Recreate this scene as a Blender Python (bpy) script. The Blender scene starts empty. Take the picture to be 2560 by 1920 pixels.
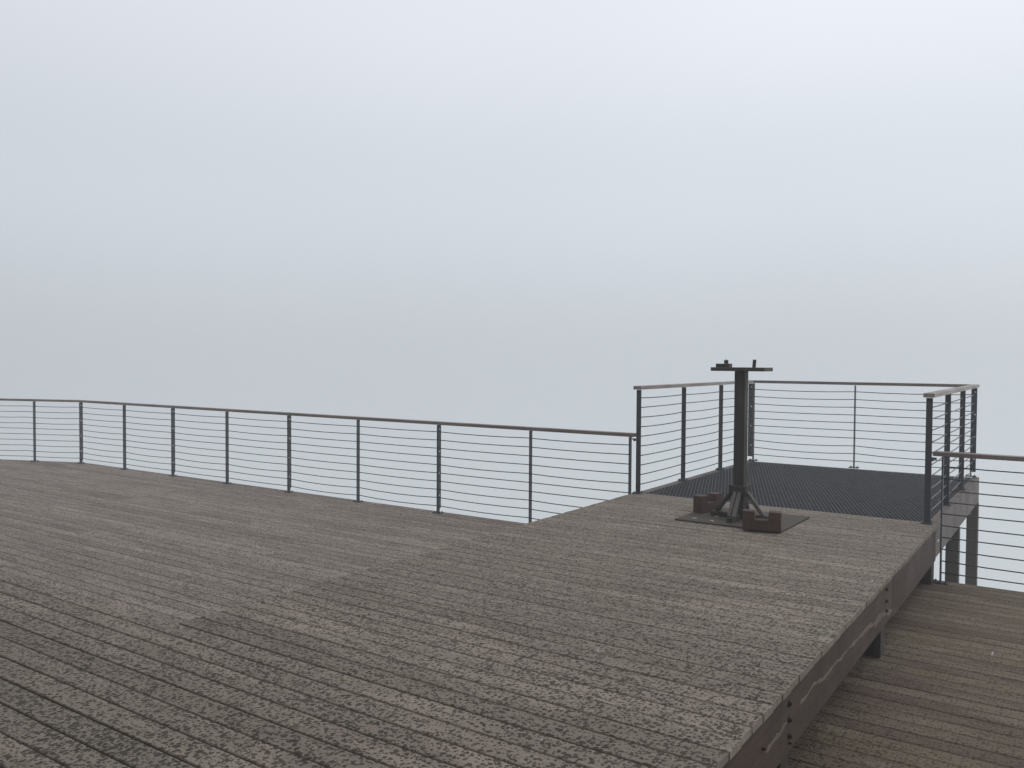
import bpy, bmesh, math, random
from mathutils import Vector, Matrix
random.seed(7)
scene = bpy.context.scene
col = scene.collection
R = math.radians

# ------------------------------------------------------------------ camera
CAM_H = 1.358
PITCH, ROLL, YAW, F_PX = R(1.649), R(0.348), R(34.334), 2093.94
fw = Vector((-math.sin(YAW)*math.cos(PITCH), math.cos(YAW)*math.cos(PITCH), -math.sin(PITCH)))
rt = Vector((math.cos(YAW), math.sin(YAW), 0))
up = rt.cross(fw)
rr = math.cos(ROLL)*rt + math.sin(ROLL)*up
ur = -math.sin(ROLL)*rt + math.cos(ROLL)*up
cd = bpy.data.cameras.new('camera'); cam = bpy.data.objects.new('camera', cd); col.objects.link(cam)
cd.sensor_fit = 'HORIZONTAL'; cd.sensor_width = 36.0; cd.lens = F_PX/2560*36.0
cd.clip_start = 0.05; cd.clip_end = 2000
m = Matrix((( rr.x, ur.x, -fw.x, 0), (rr.y, ur.y, -fw.y, 0), (rr.z, ur.z, -fw.z, CAM_H), (0, 0, 0, 1)))
cam.matrix_world = m
scene.camera = cam

# ------------------------------------------------------------------ sky (thick mountain fog, brighter overhead and towards the hidden sun)
SUN_AZ, SUN_EL = R(40), R(32)        # azimuth from +Y towards +X
sun_dir = Vector((math.sin(SUN_AZ)*math.cos(SUN_EL), math.cos(SUN_AZ)*math.cos(SUN_EL), math.sin(SUN_EL)))
world = bpy.data.worlds.new('World'); scene.world = world; world.use_nodes = True
nt = world.node_tree; nt.nodes.clear()
N, L = nt.nodes.new, nt.links.new
wo = N('ShaderNodeOutputWorld'); bg = N('ShaderNodeBackground'); L(bg.outputs[0], wo.inputs[0])
tc = N('ShaderNodeTexCoord'); sep = N('ShaderNodeSeparateXYZ'); L(tc.outputs['Generated'], sep.inputs[0])
mr = N('ShaderNodeMapRange'); mr.inputs[1].default_value = -1; mr.inputs[2].default_value = 1
L(sep.outputs[2], mr.inputs[0])
ramp = N('ShaderNodeValToRGB'); L(mr.outputs[0], ramp.inputs[0])
ramp.color_ramp.interpolation = 'EASE'
els = ramp.color_ramp.elements
els[0].position = 0.0; els[0].color = (.40, .43, .45, 1)
els[1].position = 1.0; els[1].color = (.90, .93, .98, 1)
for p, c in ((.43, (.585, .630, .660)), (.50, (.560, .602, .642)), (.60, (.652, .695, .755)), (.70, (.758, .788, .858))):
    e = els.new(p); e.color = (*c, 1)
dot = N('ShaderNodeVectorMath'); dot.operation = 'DOT_PRODUCT'
L(tc.outputs['Generated'], dot.inputs[0]); dot.inputs[1].default_value = sun_dir
gl = N('ShaderNodeMapRange'); gl.inputs[1].default_value = -1; gl.inputs[2].default_value = 1
gl.inputs[3].default_value = .79; gl.inputs[4].default_value = 1.13
L(dot.outputs['Value'], gl.inputs[0])
cl = N('ShaderNodeTexNoise'); cl.inputs['Scale'].default_value = 1.1; cl.inputs['Detail'].default_value = 2
L(tc.outputs['Generated'], cl.inputs['Vector'])
clr = N('ShaderNodeMapRange'); clr.inputs[1].default_value = .3; clr.inputs[2].default_value = .7
clr.inputs[3].default_value = .965; clr.inputs[4].default_value = 1.035
L(cl.outputs['Fac'], clr.inputs[0])
mul = N('ShaderNodeMath'); mul.operation = 'MULTIPLY'; L(gl.outputs[0], mul.inputs[0]); L(clr.outputs[0], mul.inputs[1])
vm = N('ShaderNodeVectorMath'); vm.operation = 'SCALE'; L(ramp.outputs[0], vm.inputs[0]); L(mul.outputs[0], vm.inputs['Scale'])
sky = N('ShaderNodeTexSky'); sky.sky_type = 'NISHITA'; sky.sun_disc = False
sky.sun_elevation = SUN_EL; sky.sun_rotation = SUN_AZ
sky.air_density = 1.0; sky.dust_density = 6.0
sw = N('ShaderNodeVectorMath'); sw.operation = 'SCALE'; sw.inputs['Scale'].default_value = .004
L(sky.outputs[0], sw.inputs[0])
ad = N('ShaderNodeVectorMath'); ad.operation = 'ADD'; L(vm.outputs[0], ad.inputs[0]); L(sw.outputs[0], ad.inputs[1])
L(ad.outputs[0], bg.inputs[0]); bg.inputs[1].default_value = 1.0

# ------------------------------------------------------------------ sun behind the fog
sd = bpy.data.lights.new('sun', 'SUN'); sd.energy = 0.5; sd.angle = R(70); sd.color = (1, .985, .96)
so = bpy.data.objects.new('sun', sd); col.objects.link(so)
so.rotation_euler = (-sun_dir).to_track_quat('-Z', 'Y').to_euler(); so.location = (0, 0, 12)

# ------------------------------------------------------------------ exposure / renderer
vs = scene.view_settings
vs.view_transform = 'Standard'; vs.look = 'None'; vs.exposure = 0; vs.gamma = 1; vs.use_curve_mapping = False
scene.render.engine = 'CYCLES'
scene.cycles.max_bounces = 8; scene.cycles.volume_bounces = 2
scene.cycles.use_denoising = True

# ================================================================== helpers
def tag(o, label=None, cat=None, group=None, kind=None):
    if label: o['label'] = label
    if cat: o['category'] = cat
    if group: o['group'] = group
    if kind: o['kind'] = kind
    return o

def empty(name, loc=(0, 0, 0)):
    o = bpy.data.objects.new(name, None); col.objects.link(o); o.location = loc
    o.empty_display_size = .1
    return o

def link(name, me, parent=None, loc=(0, 0, 0), rot=(0, 0, 0)):
    """a mesh object; loc is in world axes relative to the parent's origin"""
    o = bpy.data.objects.new(name, me); col.objects.link(o)
    o.parent = parent
    o.location = loc; o.rotation_euler = rot
    return o

class MB:
    def __init__(s): s.v = []; s.f = []; s.smooth = False
    def poly(s, vs_, fs):
        n = len(s.v); s.v += [tuple(p) for p in vs_]; s.f += [tuple(i+n for i in f) for f in fs]; return s
    def box(s, x0, x1, y0, y1, z0, z1):
        return s.poly([(x0,y0,z0),(x1,y0,z0),(x1,y1,z0),(x0,y1,z0),(x0,y0,z1),(x1,y0,z1),(x1,y1,z1),(x0,y1,z1)],
                      [(3,2,1,0),(4,5,6,7),(0,1,5,4),(1,2,6,5),(2,3,7,6),(3,0,4,7)])
    def bar(s, a, b, w, h, side=(0, 0, 1)):
        """rectangular bar a->b; h measured along side's perpendicular component, w across"""
        a, b = Vector(a), Vector(b); d = (b-a).normalized(); sd_ = Vector(side)
        u = (sd_ - d*sd_.dot(d)).normalized(); v = d.cross(u)
        P = []
        for p in (a, b):
            for i, j in ((-1,-1),(1,-1),(1,1),(-1,1)): P.append(p + v*(w/2*i) + u*(h/2*j))
        return s.poly(P, [(3,2,1,0),(4,5,6,7),(0,1,5,4),(1,2,6,5),(2,3,7,6),(3,0,4,7)])
    def tube(s, pts, r, n=6, caps=True):
        pts = [Vector(p) for p in pts]; V = []; F = []
        for i, p in enumerate(pts):
            d = (pts[min(i+1, len(pts)-1)] - pts[max(i-1, 0)]).normalized()
            a = Vector((0, 0, 1)) if abs(d.z) < .9 else Vector((1, 0, 0))
            u = d.cross(a).normalized(); v = u.cross(d)
            for k in range(n):
                t = 2*math.pi*k/n; V.append(p + (u*math.cos(t) + v*math.sin(t))*r)
        for i in range(len(pts)-1):
            for k in range(n):
                F.append((i*n+k, i*n+(k+1) % n, (i+1)*n+(k+1) % n, (i+1)*n+k))
        if caps:
            F.append(tuple(reversed(range(n)))); F.append(tuple(range((len(pts)-1)*n, len(pts)*n)))
        return s.poly(V, F)
    def mesh(s, name, mat, bevel=0, smooth=False):
        me = bpy.data.meshes.new(name); me.from_pydata(s.v, [], s.f); me.update()
        bm = bmesh.new(); bm.from_mesh(me)
        bmesh.ops.recalc_face_normals(bm, faces=bm.faces)
        if bevel: bmesh.ops.bevel(bm, geom=list(bm.edges), offset=bevel, segments=1, affect='EDGES')
        bm.to_mesh(me); bm.free()
        if mat: me.materials.append(mat)
        if smooth:
            for p in me.polygons: p.use_smooth = True
        return me
    def build(s, name, mat, parent=None, bevel=0, loc=(0,0,0), smooth=False):
        return link(name, s.mesh(name, mat, bevel, smooth), parent, loc)

# ================================================================== materials
class NG:
    """small node-graph helper"""
    def __init__(s, name):
        s.m = bpy.data.materials.new(name); s.m.use_nodes = True
        s.t = s.m.node_tree; s.b = s.t.nodes['Principled BSDF']
    def n(s, kind, **kw):
        x = s.t.nodes.new(kind)
        for k, v in kw.items(): setattr(x, k, v)
        return x
    def l(s, a, b): s.t.links.new(a, b)
    def val(s, x, sock):
        if hasattr(x, 'is_output'): s.l(x, sock)
        else: sock.default_value = x
    def math(s, op, a, b=0.0, c=0.0, clamp=False):
        x = s.n('ShaderNodeMath', operation=op, use_clamp=clamp)
        s.val(a, x.inputs[0]); s.val(b, x.inputs[1]); s.val(c, x.inputs[2]); return x.outputs[0]
    def vec(s, op, a, b):
        x = s.n('ShaderNodeVectorMath', operation=op); s.val(a, x.inputs[0])
        if op == 'SCALE': s.val(b, x.inputs['Scale'])
        else: s.val(b, x.inputs[1])
        return x.outputs[0]
    def noise(s, vec, scale, detail=3, rough=.5, col=False):
        x = s.n('ShaderNodeTexNoise'); s.l(vec, x.inputs['Vector']); x.inputs['Scale'].default_value = scale
        x.inputs['Detail'].default_value = detail; x.inputs['Roughness'].default_value = rough
        return x.outputs['Color' if col else 'Fac']
    def rng(s, x, a, b, c, d, smooth=False):
        r = s.n('ShaderNodeMapRange', clamp=True)
        if smooth: r.interpolation_type = 'SMOOTHSTEP'
        s.val(x, r.inputs[0])
        for i, v in enumerate((a, b, c, d)): s.val(v, r.inputs[i+1])
        return r.outputs[0]
    def mix(s, fac, a, b, mode='MIX'):
        x = s.n('ShaderNodeMix', data_type='RGBA', blend_type=mode)
        s.val(fac, x.inputs[0])
        for v, k in ((a, 6), (b, 7)):
            if hasattr(v, 'is_output'): s.l(v, x.inputs[k])
            else: x.inputs[k].default_value = (*v, 1)
        return x.outputs[2]
    def ramp(s, fac, stops, interp='LINEAR'):
        x = s.n('ShaderNodeValToRGB'); s.l(fac, x.inputs[0]); r = x.color_ramp; r.interpolation = interp
        while len(r.elements) < len(stops): r.elements.new(.5)
        for e, (p, c) in zip(r.elements, stops): e.position = p; e.color = (*c, 1)
        return x.outputs[0]
    def bump(s, h, strength, dist=.002):
        x = s.n('ShaderNodeBump'); x.inputs['Strength'].default_value = strength; x.inputs['Distance'].default_value = dist
        s.l(h, x.inputs['Height']); s.l(x.outputs[0], s.b.inputs['Normal'])
    def pos(s): return s.n('ShaderNodeNewGeometry').outputs['Position']
    def rnd(s): return s.n('ShaderNodeObjectInfo').outputs['Random']
    def map(s, vec, scale, off=None):
        v = s.vec('MULTIPLY', vec, scale)
        return s.vec('ADD', v, off) if off is not None else v
    def xyz(s, vec):
        x = s.n('ShaderNodeSeparateXYZ'); s.l(vec, x.inputs[0]); return x.outputs
    def out(s, col=None, rough=None, metal=0, spec=None):
        if col is not None:
            if hasattr(col, 'is_output'): s.l(col, s.b.inputs['Base Color'])
            else: s.b.inputs['Base Color'].default_value = (*col, 1)
        if rough is not None: s.val(rough, s.b.inputs['Roughness'])
        s.b.inputs['Metallic'].default_value = metal
        if spec is not None: s.val(spec, s.b.inputs['Specular IOR Level'])
        return s.m

def deck_wood(name, tones, patch, wet_amount, wet_tone=.115):
    g = NG(name); P = g.pos(); rn = g.rnd()
    cv = g.n('ShaderNodeCombineXYZ'); s100 = g.math('MULTIPLY', rn, 173.0)
    g.l(s100, cv.inputs[0]); g.l(g.math('MULTIPLY', rn, 61.0), cv.inputs[1]); g.l(s100, cv.inputs[2])
    off = cv.outputs[0]
    base = g.ramp(rn, tones, 'LINEAR')
    # long streaks of grain
    gv = g.map(P, (1.6, 55, 20), off)
    grain = g.noise(gv, 1.0, 5, .65)
    c = g.mix(g.rng(grain, .3, .72, 0, 1), base, g.mix(1, base, (.64, .62, .60), 'MULTIPLY'))
    fine = g.noise(g.map(P, (9, 420, 60), off), 1.0, 2)
    c = g.mix(g.rng(fine, .35, .7, 0, .35), c, g.mix(1, c, (.62, .60, .58), 'MULTIPLY'))
    # weathering patches along a board
    pv = g.map(P, (1.1, 4.5, 1), off)
    pn = g.noise(pv, 1.0, 3)
    c = g.mix(g.rng(pn, .52, .70, 0, .75, True), c, patch)
    big = g.noise(P, .75, 3)
    c = g.mix(g.rng(big, .35, .65, 0, .16), c, g.mix(1, c, (.62, .62, .60), 'MULTIPLY'))
    # rain spots
    dn = g.noise(P, 75, 2, .5, True)
    dp = g.vec('ADD', P, g.vec('SCALE', g.vec('SUBTRACT', dn, (.5, .5, .5)), .012))
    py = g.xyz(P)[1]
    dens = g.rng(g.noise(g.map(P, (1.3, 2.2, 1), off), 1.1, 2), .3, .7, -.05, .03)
    dens = g.math('ADD', dens, g.rng(py, 1.5, 7.5, .035, -.03))  # more spots close by, painting the shaded foreground into the board colour
    spots = None
    for sc, r0, r1, rn_ in ((47, -.08, .43, .9), (72, -.10, .40, 1.0), (34, -.45, .37, 1.0)):
        v = g.n('ShaderNodeTexVoronoi', voronoi_dimensions='2D'); v.inputs['Scale'].default_value = sc
        v.inputs['Randomness'].default_value = rn_
        g.l(dp, v.inputs['Vector'])
        rad = g.rng(g.xyz(v.outputs['Color'])[0], 0, 1, r0, r1)
        rad = g.math('ADD', g.math('ADD', rad, dens), wet_amount)
        d = g.math('SUBTRACT', rad, v.outputs['Distance'])
        k = g.rng(d, -.02, .05, 0, 1, True)
        spots = k if spots is None else g.math('MAXIMUM', spots, k)
    nz = g.xyz(g.n('ShaderNodeNewGeometry').outputs['True Normal'])[2]
    spots = g.math('MULTIPLY', spots, g.rng(nz, .5, .8, 0, 1))
    depth = g.rng(g.noise(P, 9, 2), .3, .7, .78, 1.0)
    wet = g.math('MULTIPLY', spots, depth)
    c2 = g.mix(wet, c, g.mix(1, c, (wet_tone*1.12, wet_tone, wet_tone*.88), 'MULTIPLY'))
    rough = g.rng(wet, 0, 1, .85, .68)
    g.bump(g.math('ADD', g.math('MULTIPLY', grain, .6), g.math('MULTIPLY', fine, .4)), .5, .0022)
    return g.out(c2, rough, spec=.20)

M = {}
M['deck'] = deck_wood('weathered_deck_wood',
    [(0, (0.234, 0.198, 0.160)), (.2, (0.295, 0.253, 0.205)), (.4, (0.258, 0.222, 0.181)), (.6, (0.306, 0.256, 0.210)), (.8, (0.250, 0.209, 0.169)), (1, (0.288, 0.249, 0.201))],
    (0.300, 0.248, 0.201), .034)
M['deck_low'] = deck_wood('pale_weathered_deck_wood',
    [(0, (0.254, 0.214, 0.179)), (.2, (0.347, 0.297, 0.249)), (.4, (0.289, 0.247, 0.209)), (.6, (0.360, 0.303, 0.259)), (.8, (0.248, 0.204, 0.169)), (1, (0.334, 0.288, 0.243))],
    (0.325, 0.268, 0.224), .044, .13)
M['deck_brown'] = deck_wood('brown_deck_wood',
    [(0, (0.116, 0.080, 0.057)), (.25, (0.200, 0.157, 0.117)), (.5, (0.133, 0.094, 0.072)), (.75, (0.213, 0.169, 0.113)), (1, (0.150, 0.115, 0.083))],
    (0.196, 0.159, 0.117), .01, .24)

def plain_wood(name, c0, c1, axis=0, wet=.0, rough=.7, scale=1.0):
    g = NG(name); P = g.n('ShaderNodeTexCoord').outputs['Object']; rn = g.rnd()
    cv = g.n('ShaderNodeCombineXYZ')
    for i in range(3): g.l(g.math('MULTIPLY', rn, 37.0 + 13*i), cv.inputs[i])
    sc = [38*scale]*3; sc[axis] = 1.6*scale
    gr = g.noise(g.map(P, tuple(sc), cv.outputs[0]), 1.0, 5, .6)
    c = g.mix(g.rng(gr, .3, .7, 0, 1), c0, c1)
    bl = g.noise(g.map(P, (3, 3, 3), cv.outputs[0]), 1.0, 3)
    c = g.mix(g.rng(bl, .45, .7, 0, .55), c, g.mix(1, c, (.62, .62, .63), 'MULTIPLY'))
    sp = g.noise(g.map(P, (70, 70, 70), cv.outputs[0]), 1.0, 2)
    c = g.mix(g.rng(sp, .56, .62, 0, wet), c, g.mix(1, c, (.4, .4, .4), 'MULTIPLY'))
    g.bump(gr, .35, .0015)
    return g.out(c, g.rng(bl, .3, .7, rough-.12, rough+.08), spec=.35)

M['fascia'] = plain_wood('stained_fascia_wood', (.058, .037, .027), (.084, .056, .043), 1, .35, .8)
M['beam'] = plain_wood('side_lit_beam_wood', (.082, .062, .052), (.112, .088, .075), 1, .2, .7)  # paler than the fascia: fog and side sky light put into the colour
M['column'] = plain_wood('dark_column_wood', (.048, .040, .033), (.070, .060, .050), 2, .2, .75)
M['joist'] = plain_wood('joist_wood', (.045, .040, .036), (.065, .058, .052), 0, .2, .8)
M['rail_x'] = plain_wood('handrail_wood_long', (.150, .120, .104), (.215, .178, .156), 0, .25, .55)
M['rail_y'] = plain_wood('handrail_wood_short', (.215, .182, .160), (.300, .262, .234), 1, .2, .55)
M['stand'] = plain_wood('stand_wood', (.026, .022, .017), (.046, .038, .031), 2, .4, .72)
M['stand_x'] = plain_wood('stand_board_wood', (.036, .030, .027), (.058, .049, .044), 0, .3, .66)
M['stand_pale'] = plain_wood('stand_brace_wood', (.075, .066, .057), (.115, .102, .089), 2, .3, .66)
M['block'] = plain_wood('notched_block_wood', (.056, .028, .020), (.080, .043, .031), 0, .3, .75)
M['block_end'] = plain_wood('pale_cut_wood', (.20, .165, .115), (.25, .21, .15), 0, .2, .7)

def steel(name, c0, c1, rough, metal=0.0, spec=.4):
    g = NG(name); P = g.pos()
    n1 = g.noise(P, 14, 4); n2 = g.noise(P, 160, 2)
    c = g.mix(g.rng(n1, .35, .7, 0, 1), c0, c1)
    g.bump(n2, .12, .0006)
    return g.out(c, g.rng(n1, .3, .7, rough-.1, rough+.1), metal, spec)
M['post'] = steel('painted_post_steel', (.038, .042, .049), (.053, .057, .064), .5)
M['cable'] = steel('dark_cable_steel', (.042, .045, .050), (.062, .066, .071), .45, .2)
M['bolt'] = steel('zinc_bolt', (.62, .63, .65), (.75, .76, .78), .35, .25)
M['rust'] = steel('rusted_bolt', (.016, .011, .009), (.030, .019, .014), .8)
M['mesh'] = steel('expanded_steel_mesh', (.022, .024, .027), (.036, .038, .042), .6, .0, .22)

def plate_mat():
    g = NG('plywood_sheet'); P = g.n('ShaderNodeTexCoord').outputs['Object']
    n1 = g.noise(g.map(P, (2, 22, 2)), 1.0, 5, .6); n2 = g.noise(P, 5, 3)
    c = g.mix(g.rng(n1, .3, .7, 0, 1), (.054, .043, .034), (.082, .068, .055))
    c = g.mix(g.rng(n2, .42, .62, 0, .8, True), c, (.040, .033, .028))
    g.bump(n1, .3, .001)
    return g.out(c, g.rng(n2, .4, .65, .8, .62), spec=.2)
M['plate'] = plate_mat()
M['chip'] = NG('pale_chip').out((.55, .50, .40), .7)
M['scar'] = plain_wood('bare_scraped_wood', (.145, .112, .090), (.215, .172, .142), 1, .5, .75)
M['snow'] = NG('snowflake').out((.85, .87, .90), .8)

# ================================================================== decks
D = 0.486                    # the lower deck lies this far under the upper one
PITCH_B = 0.1237; GAP = .0076; TH = .029; CH = .0038
XR, XL = -0.990, -3.800      # edges of the raised walkway
YF = 7.872                   # front edge of the lower deck
YU = 2.553                   # front edge of the upper deck left of the walkway

def plank_mesh(name, xa0, xa1, xb0, xb1, w, mat):
    """board along X, y from 0 to w, top at z=0; ends xa at y=0, xb at y=w"""
    prof = [(0, -TH), (0, -CH), (CH, 0), (w-CH, 0), (w, -CH), (w, -TH)]
    V = []
    for e0, e1 in ((xa0, xb0), (xa1, xb1)):
        for y, z in prof: V.append((e0 + (e1-e0)*y/w, y, z))
    F = [(i, (i+1) % 6, 6+(i+1) % 6, 6+i) for i in range(6)] + [tuple(range(6)), tuple(range(11, 5, -1))]
    mb = MB(); mb.poly(V, F); return mb.mesh(name, mat)

_cache = {}
def plank(parent, x0, x1, y0, z, mat, w=PITCH_B-GAP, xb=None):
    key = None
    ln = round(x1-x0, 3)
    if xb is None:
        key = (ln, round(w, 4), mat.name)
        if key not in _cache: _cache[key] = plank_mesh('plank', 0, ln, 0, ln, w, mat)
        me = _cache[key]
    else:
        me = plank_mesh('plank', 0, ln, xb-x0, ln, w, mat)
    return link('plank', me, parent, (x0 + random.uniform(-.0012, .0012), y0, z + random.uniform(-.0011, .0009)),
                (random.uniform(-.004, .004), 0, random.uniform(-.00012, .00012)))

lower = tag(empty('lower_deck'), 'lower plank deck of grey weathered boards running along the cable railing', 'deck', kind='structure')
upper = tag(empty('upper_deck'), 'raised plank deck of rain-spotted grey boards in the foreground', 'deck', kind='structure')

# ---- lower deck, row by row from the front edge back under the upper deck
row = 0; y = YF - PITCH_B
EDGE = .39
while y > 2.3:
    xmin = -2.235*y - 3.0
    ends = None
    y1 = y + PITCH_B - GAP
    lx0 = (y-YF)/EDGE - 14.42; lx1 = (y1-YF)/EDGE - 14.42
    xs = []
    x = 2.95 if row % 2 else 1.62
    if y < 3.3: xmin = -9.0
    seq = [2.9]
    j = (-6.31 if row % 2 else -7.68) + 3.99*2
    while j > 2.7: j -= 3.99
    while j > max(xmin, lx0) + .4:
        seq.append(j); j -= 3.99
    left = max(xmin, lx1)
    slanted = lx1 > xmin
    for i in range(len(seq)):
        a = seq[i+1] + .002 if i+1 < len(seq) else (lx0 if slanted else xmin)
        b = seq[i] - .002
        xbv = lx1 if (slanted and i+1 == len(seq)) else None
        mid = (a+b)/2
        if b > -1.2 and a < -1.0:           # board runs under the walkway: split there at the joist
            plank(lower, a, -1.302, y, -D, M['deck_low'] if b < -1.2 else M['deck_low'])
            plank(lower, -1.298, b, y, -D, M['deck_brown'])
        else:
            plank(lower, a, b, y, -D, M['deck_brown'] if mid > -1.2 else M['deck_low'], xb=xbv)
    row += 1; y -= PITCH_B

# ---- upper deck: walkway boards (full width) then the rows behind the step
k = 0; y = YU + .004
while y + PITCH_B < 7.86:
    je = random.uniform(-.002, .004)
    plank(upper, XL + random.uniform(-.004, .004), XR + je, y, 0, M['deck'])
    k += 1; y += PITCH_B
y_front = y - GAP
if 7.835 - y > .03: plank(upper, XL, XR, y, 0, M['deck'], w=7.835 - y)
y_front = max(y_front, 7.835)
y = YU - PITCH_B; row = 0
while y > -1.6:
    js = [-3.70] if row % 2 == 0 else [-2.385, -6.36]
    xe = -9.0 + 1.2*max(0, (1.5-y))
    seq = [XR + random.uniform(-.002, .004)] + [j for j in js if j > xe + .3] + [min(xe, -5.0)]
    for i in range(len(seq)-1):
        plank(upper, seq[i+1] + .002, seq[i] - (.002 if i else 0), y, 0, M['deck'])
    row += 1; y -= PITCH_B

# ---- framing under the upper deck
def fascia_beam(parent, x0, x1, y0, y1, z0, z1, mat, name='fascia_beam'):
    cx, cy, cz = (x0+x1)/2, (y0+y1)/2, (z0+z1)/2
    return MB().box(x0-cx, x1-cx, y0-cy, y1-cy, z0-cz, z1-cz).build(name, mat, parent, .004, (cx, cy, cz))
FX = -1.004
fb1 = fascia_beam(upper, FX-.05, FX, -1.7, 5.900, -.305, -TH-.003, M['fascia'])
fb2 = fascia_beam(upper, FX-.05, FX, 5.906, 7.835, -.318, -TH-.003, M['fascia'])
fascia_beam(upper, XL+.012, XL+.06, YU+.06, 7.79, -.305, -TH-.003, M['fascia'])
fascia_beam(upper, -8.8, XL+.011, YU-.06, YU-.012, -.305, -TH-.003, M['fascia'])
for yy in (7.70,):
    fascia_beam(upper, XL+.062, FX-.052, yy, yy+.05, -.29, -TH-.003, M['joist'], 'joist')
for xx in (-3.1, -2.42, -1.75):
    fascia_beam(upper, xx-.025, xx+.025, -1.5, 7.698, -.25, -TH-.003, M['joist'], 'joist')

def column(parent, x0, x1, y0, y1, z0, z1, mat=M['column']):
    cx, cy = (x0+x1)/2, (y0+y1)/2
    return MB().box(x0-cx, x1-cx, y0-cy, y1-cy, 0, z1-z0).build('column', mat, parent, .004, (cx, cy, z0))
for yy in (1.40, 3.475, 5.562, 7.655):
    column(upper, FX-.122, FX-.006, yy, yy+.112, -D+.001, -.30 if yy < 5.7 else -.316)

# bolts in the fascia
def bolt(parent, x, y, z, r, mat, name='bolt'):
    mb = MB().tube([(0, 0, 0), (.006, 0, 0)], r, 10); mb.tube([(.006, 0, 0), (.014, 0, 0)], r*.55, 6)
    o = mb.build(name, mat, parent); o.location = Vector((x, y, z)) - (parent.location if parent.parent else Vector((0,0,0)))
    return o
for yy, zz, r in ((3.562, -.090, .013), (3.566, -.160, .013), (3.569, -.232, .013), (3.571, -.262, .006), (3.213, -.149, .007),
                  (5.666, -.075, .012), (5.673, -.150, .012), (5.679, -.215, .012)):
    bolt(fb1, FX, yy, zz, r, M['rust'])
# bare scraped streaks along the fascia (y, z, half width)
def streak(pts, seed):
    rnd = random.Random(seed)
    P = []
    for (ya, za, wa), (yb, zb, wb) in zip(pts, pts[1:]):
        n = max(2, int(abs(yb-ya)/.035))
        for i in range(n):
            t = i/n; P.append((ya+(yb-ya)*t, za+(zb-za)*t + rnd.uniform(-.006, .006), (wa+(wb-wa)*t)*rnd.uniform(.6, 2.2)))
    P.append(pts[-1])
    V, F = [], []
    o = fb1.location
    for yy, zz, ww in P:
        for s in (-1, 1):
            V.append((FX+.0012-o.x, yy-o.y, zz+s*ww-o.z)); V.append((FX-.001-o.x, yy-o.y, zz+s*(ww+.0015)-o.z))
    for i in range(len(P)-1):
        a, b = 4*i, 4*i+4
        F += [(a, a+2, b+2, b), (a+1, a, b, b+1), (a+2, a+3, b+3, b+2)]
    MB().poly(V, F).build('scraped_streak', M['scar'], fb1)
streak([(5.895, -.262, .004), (5.80, -.252, .012), (5.62, -.222, .009), (5.50, -.206, .016), (5.36, -.214, .018), (5.33, -.222, .004)], 1)
streak([(5.32, -.205, .004), (5.22, -.190, .010), (5.08, -.180, .011), (4.98, -.181, .006), (4.72, -.168, .008), (4.66, -.166, .001)], 2)
streak([(4.64, -.165, .001), (4.5, -.168, .006), (4.33, -.163, .004), (4.18, -.170, .007), (4.08, -.158, .009), (4.05, -.160, .001)], 3)
streak([(4.10, -.147, .001), (3.97, -.140, .004), (3.86, -.146, .003), (3.76, -.152, .005), (3.73, -.155, .001)], 4)
streak([(3.545, -.165, .001), (3.48, -.170, .006), (3.36, -.178, .007), (3.28, -.178, .008), (3.26, -.18, .002)], 5)
streak([(3.02, -.168, .002), (2.95, -.175, .006), (2.88, -.18, .003)], 6)

# ---- rim beam under the front edge of the lower deck
fascia_beam(lower, -14.3, XL-.02, YF-.075, YF-.022, -D-.26, -D-TH-.002, M['joist'], 'rim_beam')
fascia_beam(lower, XR+.02, 2.8, YF-.075, YF-.022, -D-.26, -D-TH-.002, M['joist'], 'rim_beam')

# ---- added timber building, unseen behind the camera, there to shade the near boards
shade_blocker = tag(empty('shade_blocker', (-1.5, -1.9, -D)), 'unseen timber block with a deep eave, added behind the camera to shade the deck', 'shade blocker')
MB().box(-9.0, 9.0, -.22, 0, 0, 4.4).build('blocker_wall', M['beam'], shade_blocker, .01)
MB().poly([(-9.6, -3.5, 5.6), (9.6, -3.5, 5.6), (9.6, 2.25, 3.66), (-9.6, 2.25, 3.66), (-9.6, -3.5, 5.85), (9.6, -3.5, 5.85), (9.6, 2.25, 3.88), (-9.6, 2.25, 3.88)],
          [(3,2,1,0), (4,5,6,7), (0,1,5,4), (1,2,6,5), (2,3,7,6), (3,0,4,7)]).build('blocker_roof', M['joist'], shade_blocker)
for i in range(13):
    MB().bar((-9 + 1.5*i, .002, 4.42), (-9 + 1.5*i, 2.20, 3.60), .06, .12, (0, 0, 1)).build('blocker_rafter', M['fascia'], shade_blocker)

# ================================================================== grating lookout at the end of the walkway
YB = 11.345
grat = tag(empty('grating_platform'), 'steel mesh lookout floor framed in brown beams beyond the raised boards', 'platform', kind='structure')
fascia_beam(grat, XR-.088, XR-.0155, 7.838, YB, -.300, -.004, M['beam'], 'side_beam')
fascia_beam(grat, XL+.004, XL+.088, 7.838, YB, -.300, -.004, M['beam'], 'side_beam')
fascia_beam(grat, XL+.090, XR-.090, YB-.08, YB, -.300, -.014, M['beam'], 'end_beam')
y = 7.90
while y < YB-.15:
    fascia_beam(grat, XL+.090, XR-.090, y, y+.045, -.27, -.022, M['joist'], 'joist'); y += .36
for yy in (9.40, YB-.125):
    column(grat, XR-.128, XR-.010, yy, yy+.115, -11.0, -.302)
# knee straps between beam and column
for ya, yc in ((8.13, 9.399), (9.72, YB-.126), ):
    MB().tube([(XR-.07, ya+.55, -.300), (XR-.07, ya+.9, -.335), (XR-.07, yc, -.43)], .006, 5).build('knee_strap', M['post'], grat)
MB().tube([(XR-.03, 7.835, -.302), (XR-.045, 7.95, -.60)], .005, 5).build('knee_strap', M['post'], grat)

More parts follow.
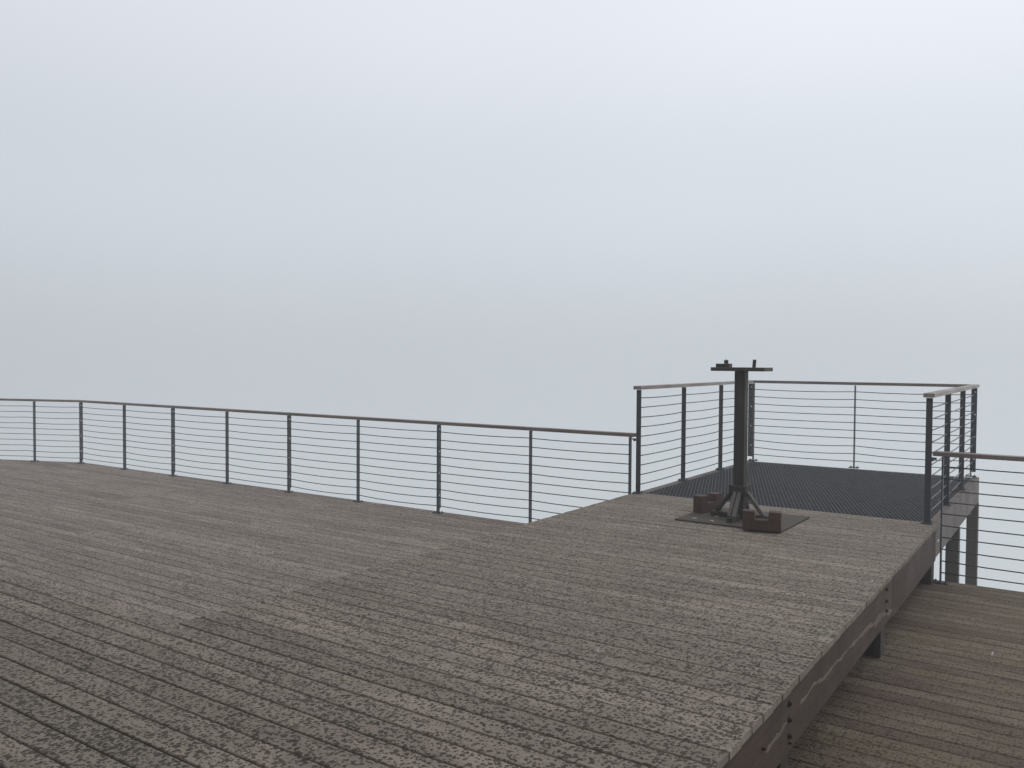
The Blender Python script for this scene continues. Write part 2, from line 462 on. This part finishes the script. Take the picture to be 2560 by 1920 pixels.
def expanded_mesh():
    LW, SW = .1016, .0365
    x0, x1, y0, y1 = XL+.089, XR-.089, 7.836, YB-.081
    V, F = [], []
    nl = int((x1-x0)/(SW/2)); ns = int((y1-y0)/(LW/2))
    w, h = .0052, .0032
    for i in range(nl):
        xc = x0 + SW/4 + i*SW/2; zc = -.0105 + (.0007 if i % 2 else 0)
        s = 1 if i % 2 else -1
        base = len(V)
        for k_ in range(ns+1):
            yy = y0 + k_*LW/2; xx = xc + s*(SW/4-.0022)*(1 if k_ % 2 else -1)
            V += [(xx-w, yy, zc-h), (xx+w, yy, zc-h*.6), (xx+w*.8, yy, zc+h), (xx-w*.8, yy, zc+h*.7)]
            if k_:
                a = base + 4*(k_-1); b = a+4
                F += [(a+j, a+(j+1) % 4, b+(j+1) % 4, b+j) for j in range(4)]
    mb = MB(); mb.poly(V, F); return mb
tag(expanded_mesh().build('mesh_floor', M['mesh'], grat), kind='stuff')

# ================================================================== cable railings
RH = 1.1
CZ = [.087 + .0989*i for i in range(10)]
W_BAR, T_BAR = .050, .012

def base_plate_mesh(lx, ly):
    mb = MB().box(-lx/2, lx/2, -ly/2, ly/2, .0008, .009)
    for sx in (-1, 1):
        for sy in (-1, 1):
            mb.tube([(sx*(lx/2-.018), sy*(ly/2-.018), .009), (sx*(lx/2-.018), sy*(ly/2-.018), .021)], .0085, 6)
    return mb.mesh('base_plate', M['post'])
BPX = base_plate_mesh(.115, .085); BPY = base_plate_mesh(.085, .115)
def bar_mesh(wx, wy, z0, z1):
    return MB().box(-wx/2, wx/2, -wy/2, wy/2, z0, z1).mesh('post', M['post'], .0012)
POST_X = bar_mesh(T_BAR, W_BAR, .009, RH-.041)      # railing runs along X: wide side along Y
POST_Y = bar_mesh(W_BAR, T_BAR, .009, RH-.041)
END_X = bar_mesh(T_BAR, W_BAR+.004, .060, RH-.043)
END_Y = bar_mesh(W_BAR+.012, T_BAR, .062, RH-.043)
def dome(axis):
    mb = MB(); d = Vector(axis)
    mb.tube([Vector((0,0,0)), d*.0045], .0095, 8); mb.tube([d*.0045, d*.009], .006, 8)
    return mb.mesh('bolt_head', M['bolt'])
BH = {a: dome(a) for a in ((1,0,0), (0,-1,0), (-1,0,0))}

def post(parent, x, y, z, along='X', rot=0):
    me, bp = (POST_X, BPX) if along == 'X' else (POST_Y, BPY)
    p = link('post', me, parent, (x, y, z), (0, 0, rot))
    link('base_plate', bp, p)
    return p
def joint_bar(parent, x, y, z, along='X', rot=0, face=None):
    me = END_X if along == 'X' else END_Y
    o = link('panel_end_bar', me, parent, (x, y, z), (0, 0, rot))
    for zz in (.215, .480, .745, 1.010):
        if along == 'X': link('bolt_head', BH[(1,0,0)], o, (T_BAR/2, -.010, zz))
        else: link('bolt_head', BH[(0,-1,0)], o, (.012, -T_BAR/2, zz))
    return o
def cables(parent, a, b, z, spans=2, sag=.006, r=.0053):
    a, b = Vector(a), Vector(b)
    for i, cz in enumerate(CZ):
        pts = []
        s_ = sag*random.uniform(.4, 2.0)*(1.7 if i < 3 else 1)
        for k_ in range(spans*4+1):
            t = k_/(spans*4); lt = (k_ % 4)/4
            p = a.lerp(b, t); pts.append((p.x, p.y, z+cz - s_*4*lt*(1-lt)))
        MB().tube(pts, r, 6).build('cable', M['cable'], parent, smooth=True)
def handrail(parent, a, b, z, mat, w=.088, t=.036):
    a, b = Vector(a), Vector(b); c = (a+b)/2; d = b-a; ang = math.atan2(d.y, d.x)
    ln = d.length
    if mat is M['rail_y']:
        mb = MB().box(-w/2, w/2, -ln/2, ln/2, -t, 0); ang -= math.pi/2
    else:
        mb = MB().box(-ln/2, ln/2, -w/2, w/2, -t, 0)
    o = mb.build('handrail', mat, parent, .003, (c.x, c.y, z+RH)); o.rotation_euler = (0, 0, ang)
    return o

# ---- long railing on the left
YP = 7.779
lr = tag(empty('cable_railing'), 'long cable railing with wooden cap along the lower deck, left of the raised walkway', 'railing', 'cable railings round the decks')
XS = {'B': -14.391, 'C': -13.046, 'D': -11.713, 'E': -10.376, 'F': -9.034, 'G': -7.709, 'H': -6.377, 'I': -5.057, 'J': -3.837}
for k_, x in XS.items():
    post(lr, x, YP, -D, 'X')
    if k_ in 'BDFH': joint_bar(lr, x + T_BAR + .003, YP, -D, 'X')
names = ['B', 'D', 'F', 'H', 'J']
for a, b in zip(names, names[1:]):
    cables(lr, (XS[a]+.018, YP, 0), (XS[b], YP, 0), -D)
    handrail(lr, (XS[a]+.0012, YP, 0), ((XS[b]-.0012) if b != 'J' else -3.782, YP, 0), -D, M['rail_x'])
# bent part beyond the corner post
dirv = Vector((-.92, -.345, 0)).normalized(); B0 = Vector((XS['B'], YP, 0)); ang = math.atan2(-dirv.y, -dirv.x)
Cn = [B0 + dirv*t for t in (.965, 2.29, 3.6)]
for p in Cn: post(lr, p.x, p.y, -D, 'X', ang)
cables(lr, B0 + dirv*.012, Cn[1], -D); cables(lr, Cn[1], Cn[2], -D, 1)
handrail(lr, B0 + dirv*.006, Cn[1], -D, M['rail_x']); handrail(lr, Cn[1] + dirv*.002, Cn[2], -D, M['rail_x'])
MB().box(-.016, 0, -.014, .014, -.070, -.044).tube([(-.016, 0, -.05), (-.034, 0, -.05)], .008, 6).build('rail_bracket', M['post'], lr, 0, (-3.7745, YP-.01, -D+RH-.008))

# ---- railing round the mesh lookout
PXL, PXR, PYK, PYB = -3.749, -1.068, 7.790, 11.31
pr = tag(empty('cable_railing', (0, 0, 0)), 'three-sided cable railing enclosing the raised mesh lookout floor', 'railing', 'cable railings round the decks')
for x in (PXL, PXR):
    for yy in (PYK, 8.955, 10.135): post(pr, x, yy, 0, 'Y')
    joint_bar(pr, x, PYB-.045, 0, 'Y')
    cables(pr, (x, PYK, 0), (x, PYB-.045, 0), 0, 3, .005)
    handrail(pr, (x, PYK-.047, 0), (x, PYB+.045, 0), 0, M['rail_y'], .086)
for x in (PXL+.030, -2.411, PXR-.024): post(pr, x, PYB, 0, 'X')
cables(pr, (PXL+.03, PYB, 0), (PXR-.024, PYB, 0), 0, 2, .007)
handrail(pr, (PXL+.044, PYB, 0), (PXR-.044, PYB, 0), 0, M['rail_x'], .086)

# ---- railing on the right
rrl = tag(empty('cable_railing'), 'cable railing on the lower deck at the right edge beside the raised walkway', 'railing', 'cable railings round the decks')
XT = -0.957
for i, x in enumerate((XT, XT+1.345, XT+2.69)): post(rrl, x, YP, -D, 'X')
cables(rrl, (XT, YP, 0), (XT+2.69, YP, 0), -D)
handrail(rrl, (-1.030, YP, 0), (XT+2.75, YP, 0), -D, M['rail_x'])
MB().box(0, .016, -.014, .014, -.075, -.044).tube([(.016, 0, -.052), (.040, 0, -.052)], .010, 6).build('rail_bracket', M['post'], rrl, 0, (-1.0425, YP-.012, -D+RH-.008))

# ================================================================== camera stand
PT = .0135
sheet = MB().box(-.45, .45, -.40, .40, 0, .012).build('plywood_sheet', M['plate'], None, .0015, (-2.398, 7.045, .0015))
sheet.rotation_euler = (0, 0, R(-1.0))
tag(sheet, 'thin dark wet plywood sheet lying on the boards under the wooden stand', 'board')

SX, SY = -2.412, 7.000
st = tag(empty('wooden_stand', (SX, SY, PT)), 'dark wooden T-shaped camera stand on a braced post', 'stand')
cw = .0455
cm = MB().box(-cw, cw, -cw, cw, 0, 1.2605).build('post', M['stand'], st, .004)
cb = MB()
cb.box(-.074, .074, -.074, -.046, .222, .290); cb.box(-.074, .074, .046, .074, .222, .290)
cb.box(-.0735, -.046, -.0455, .0455, .223, .289); cb.box(.046, .0735, -.0455, .0455, .223, .289)
cb.build('collar', M['stand'], st, .002)
def brace(dx, dy, mat=M['stand'], double=False):
    d = Vector((dx, dy, 0)); n_ = Vector((-dy, dx, 0))
    offs = (-.019, .019) if double else (0,)
    for o_ in offs:
        w = .030 if double else .036
        MB().bar(d*.056 + n_*o_ + Vector((0,0,.236)), d*.205 + n_*o_ + Vector((0,0,.040)), w, .030, (0, 0, 1)).build('brace', mat, st, .002)
brace(-1, 0); brace(1, 0, M['stand_pale']); brace(0, 1); brace(0, -1, M['stand_pale'], True)
for dx, dy in ((-1, 0), (1, 0), (0, 1), (0, -1)):
    mb = MB()
    mb.bar((dx*.046, dy*.046, .022), (dx*.250, dy*.250, .022), .052, .042, (0, 0, 1))
    mb.build('foot_bar', M['stand'], st, .003)
tb = MB().box(-.230, .230, -.120, .125, 1.261, 1.2925).build('top_board', M['stand_x'], st, .003)
tb.rotation_euler = (0, 0, R(.8))
blk = MB().box(-.057, .057, -.045, .045, 0, .031).build('clamp_block', M['stand_x'], tb, .002, (-.137, -.05, 1.2928))
MB().tube([(0, 0, 0), (0, 0, .030)], .018, 10).tube([(0, 0, .030), (0, 0, .041)], .0025, 5).build('clamp_knob', M['stand'], tb, 0, (-.118, -.05, 1.3242))
pg = MB().tube([(0, 0, 0), (.006, 0, .066)], .0145, 10).build('peg', M['stand_x'], tb, 0, (.118, -.04, 1.2928))

# ---- notched blocks holding the sheet down
def notched(name):
    Lh, dp, ht, n0, n1, nz = .1475, .095, .152, -.056, .054, .084
    prof = [(-Lh, 0), (Lh, 0), (Lh, ht), (n1, ht), (n1-.006, nz), (n0+.004, nz), (n0, ht), (-Lh, ht)]
    V = [(x, s*dp/2, z) for s in (-1, 1) for x, z in prof]
    n = len(prof)
    F = [(i, (i+1) % n, n+(i+1) % n, n+i) for i in range(n)]
    F += [(0, 1, 4, 5), (1, 2, 3, 4), (0, 5, 6, 7)]; F += [(n+5, n+4, n+1, n+0), (n+4, n+3, n+2, n+1), (n+7, n+6, n+5, n+0)]
    mb = MB(); mb.poly(V, F); me = mb.mesh(name, M['block'])
    bm = bmesh.new(); bm.from_mesh(me)
    ed = [e for e in bm.edges if len(e.link_faces) == 2 and e.calc_face_angle(0) > .5]
    bmesh.ops.bevel(bm, geom=ed, offset=.003, segments=1, affect='EDGES'); bm.to_mesh(me); bm.free()
    return me
me = notched('notched_block')
ba = link('notched_block', me, None, (-2.098, 6.617, PT+.001), (0, 0, R(15)))
tag(ba, 'dark red-brown notched wooden block at the front right corner of the sheet', 'block', 'notched blocks on the plywood sheet')
bb = link('notched_block', me, None, (-2.762, 7.165, PT+.001), (0, 0, R(74)))
tag(bb, 'dark notched wooden block on the left side of the sheet behind the brace', 'block', 'notched blocks on the plywood sheet')

# ---- pale chips on the sheet
for (x, y, a, l_, lab) in ((-2.72, 6.76, .5, .020, 'pale wood chip near the left front edge of the plywood sheet'),
                           (-2.56, 6.74, -.6, .030, 'pale curled wood shaving near the middle front of the plywood sheet'),
                           (-2.60, 6.95, .1, .018, 'pale wood chip between the left notched block and the stand')):
    mb = MB().poly([(-l_, -.004, 0), (0, -.006, .004), (l_, -.002, .001), (l_, .003, .001), (0, .004, .005), (-l_, .003, 0),
                    (-l_, -.004, -.002), (0, -.006, .0005), (l_, -.002, -.002), (l_, .003, -.002), (0, .004, .0005), (-l_, .003, -.002)],
                   [(0,1,4,5), (1,2,3,4), (11,10,7,6), (10,9,8,7), (0,6,7,1), (1,7,8,2), (2,8,9,3), (3,9,10,4), (4,10,11,5), (5,11,6,0)])
    o = mb.build('wood_chip', M['chip'], None, 0, (x, y, PT+.0025)); o.rotation_euler = (0, 0, a)
    tag(o, lab, 'wood chip', 'chips on the plywood sheet')

# ================================================================== falling snow grains
mb = MB(); rs = random.Random(11)
for i in range(46):
    t = rs.uniform(2.6, 7.0); u = rs.uniform(-.62, .62); v = rs.uniform(-.46, .12)
    p = Vector((0, 0, CAM_H)) + (fw + rr*u + ur*v)*t
    if p.z < .08 or p.z > .95 or p.y > 7.5: continue
    s_ = rs.uniform(.0014, .0027); tilt = Vector((rs.uniform(.1, .5), rs.uniform(-.2, .2), 1)).normalized()
    mb.tube([p - tilt*s_*2.2, p - tilt*s_*.7, p + tilt*s_*.8, p + tilt*s_*2.0], s_, 5)
tag(mb.build('falling_snow', M['snow']), 'fine snow grains drifting through the air over the deck', 'snow', kind='stuff')

# ================================================================== haze
hz = MB().box(-45, 30, -25, 50, -12.5, 2.6)
hm = bpy.data.materials.new('haze_air'); hm.use_nodes = True; t_ = hm.node_tree; t_.nodes.clear()
ho = t_.nodes.new('ShaderNodeOutputMaterial'); pv = t_.nodes.new('ShaderNodeVolumePrincipled')
pv.inputs['Color'].default_value = (.83, .85, .86, 1); pv.inputs['Density'].default_value = .0066
pv.inputs['Anisotropy'].default_value = .2
t_.links.new(pv.outputs[0], ho.inputs['Volume'])
tag(hz.build('haze', hm), 'thin white mist filling the air over the deck', 'haze', kind='stuff')
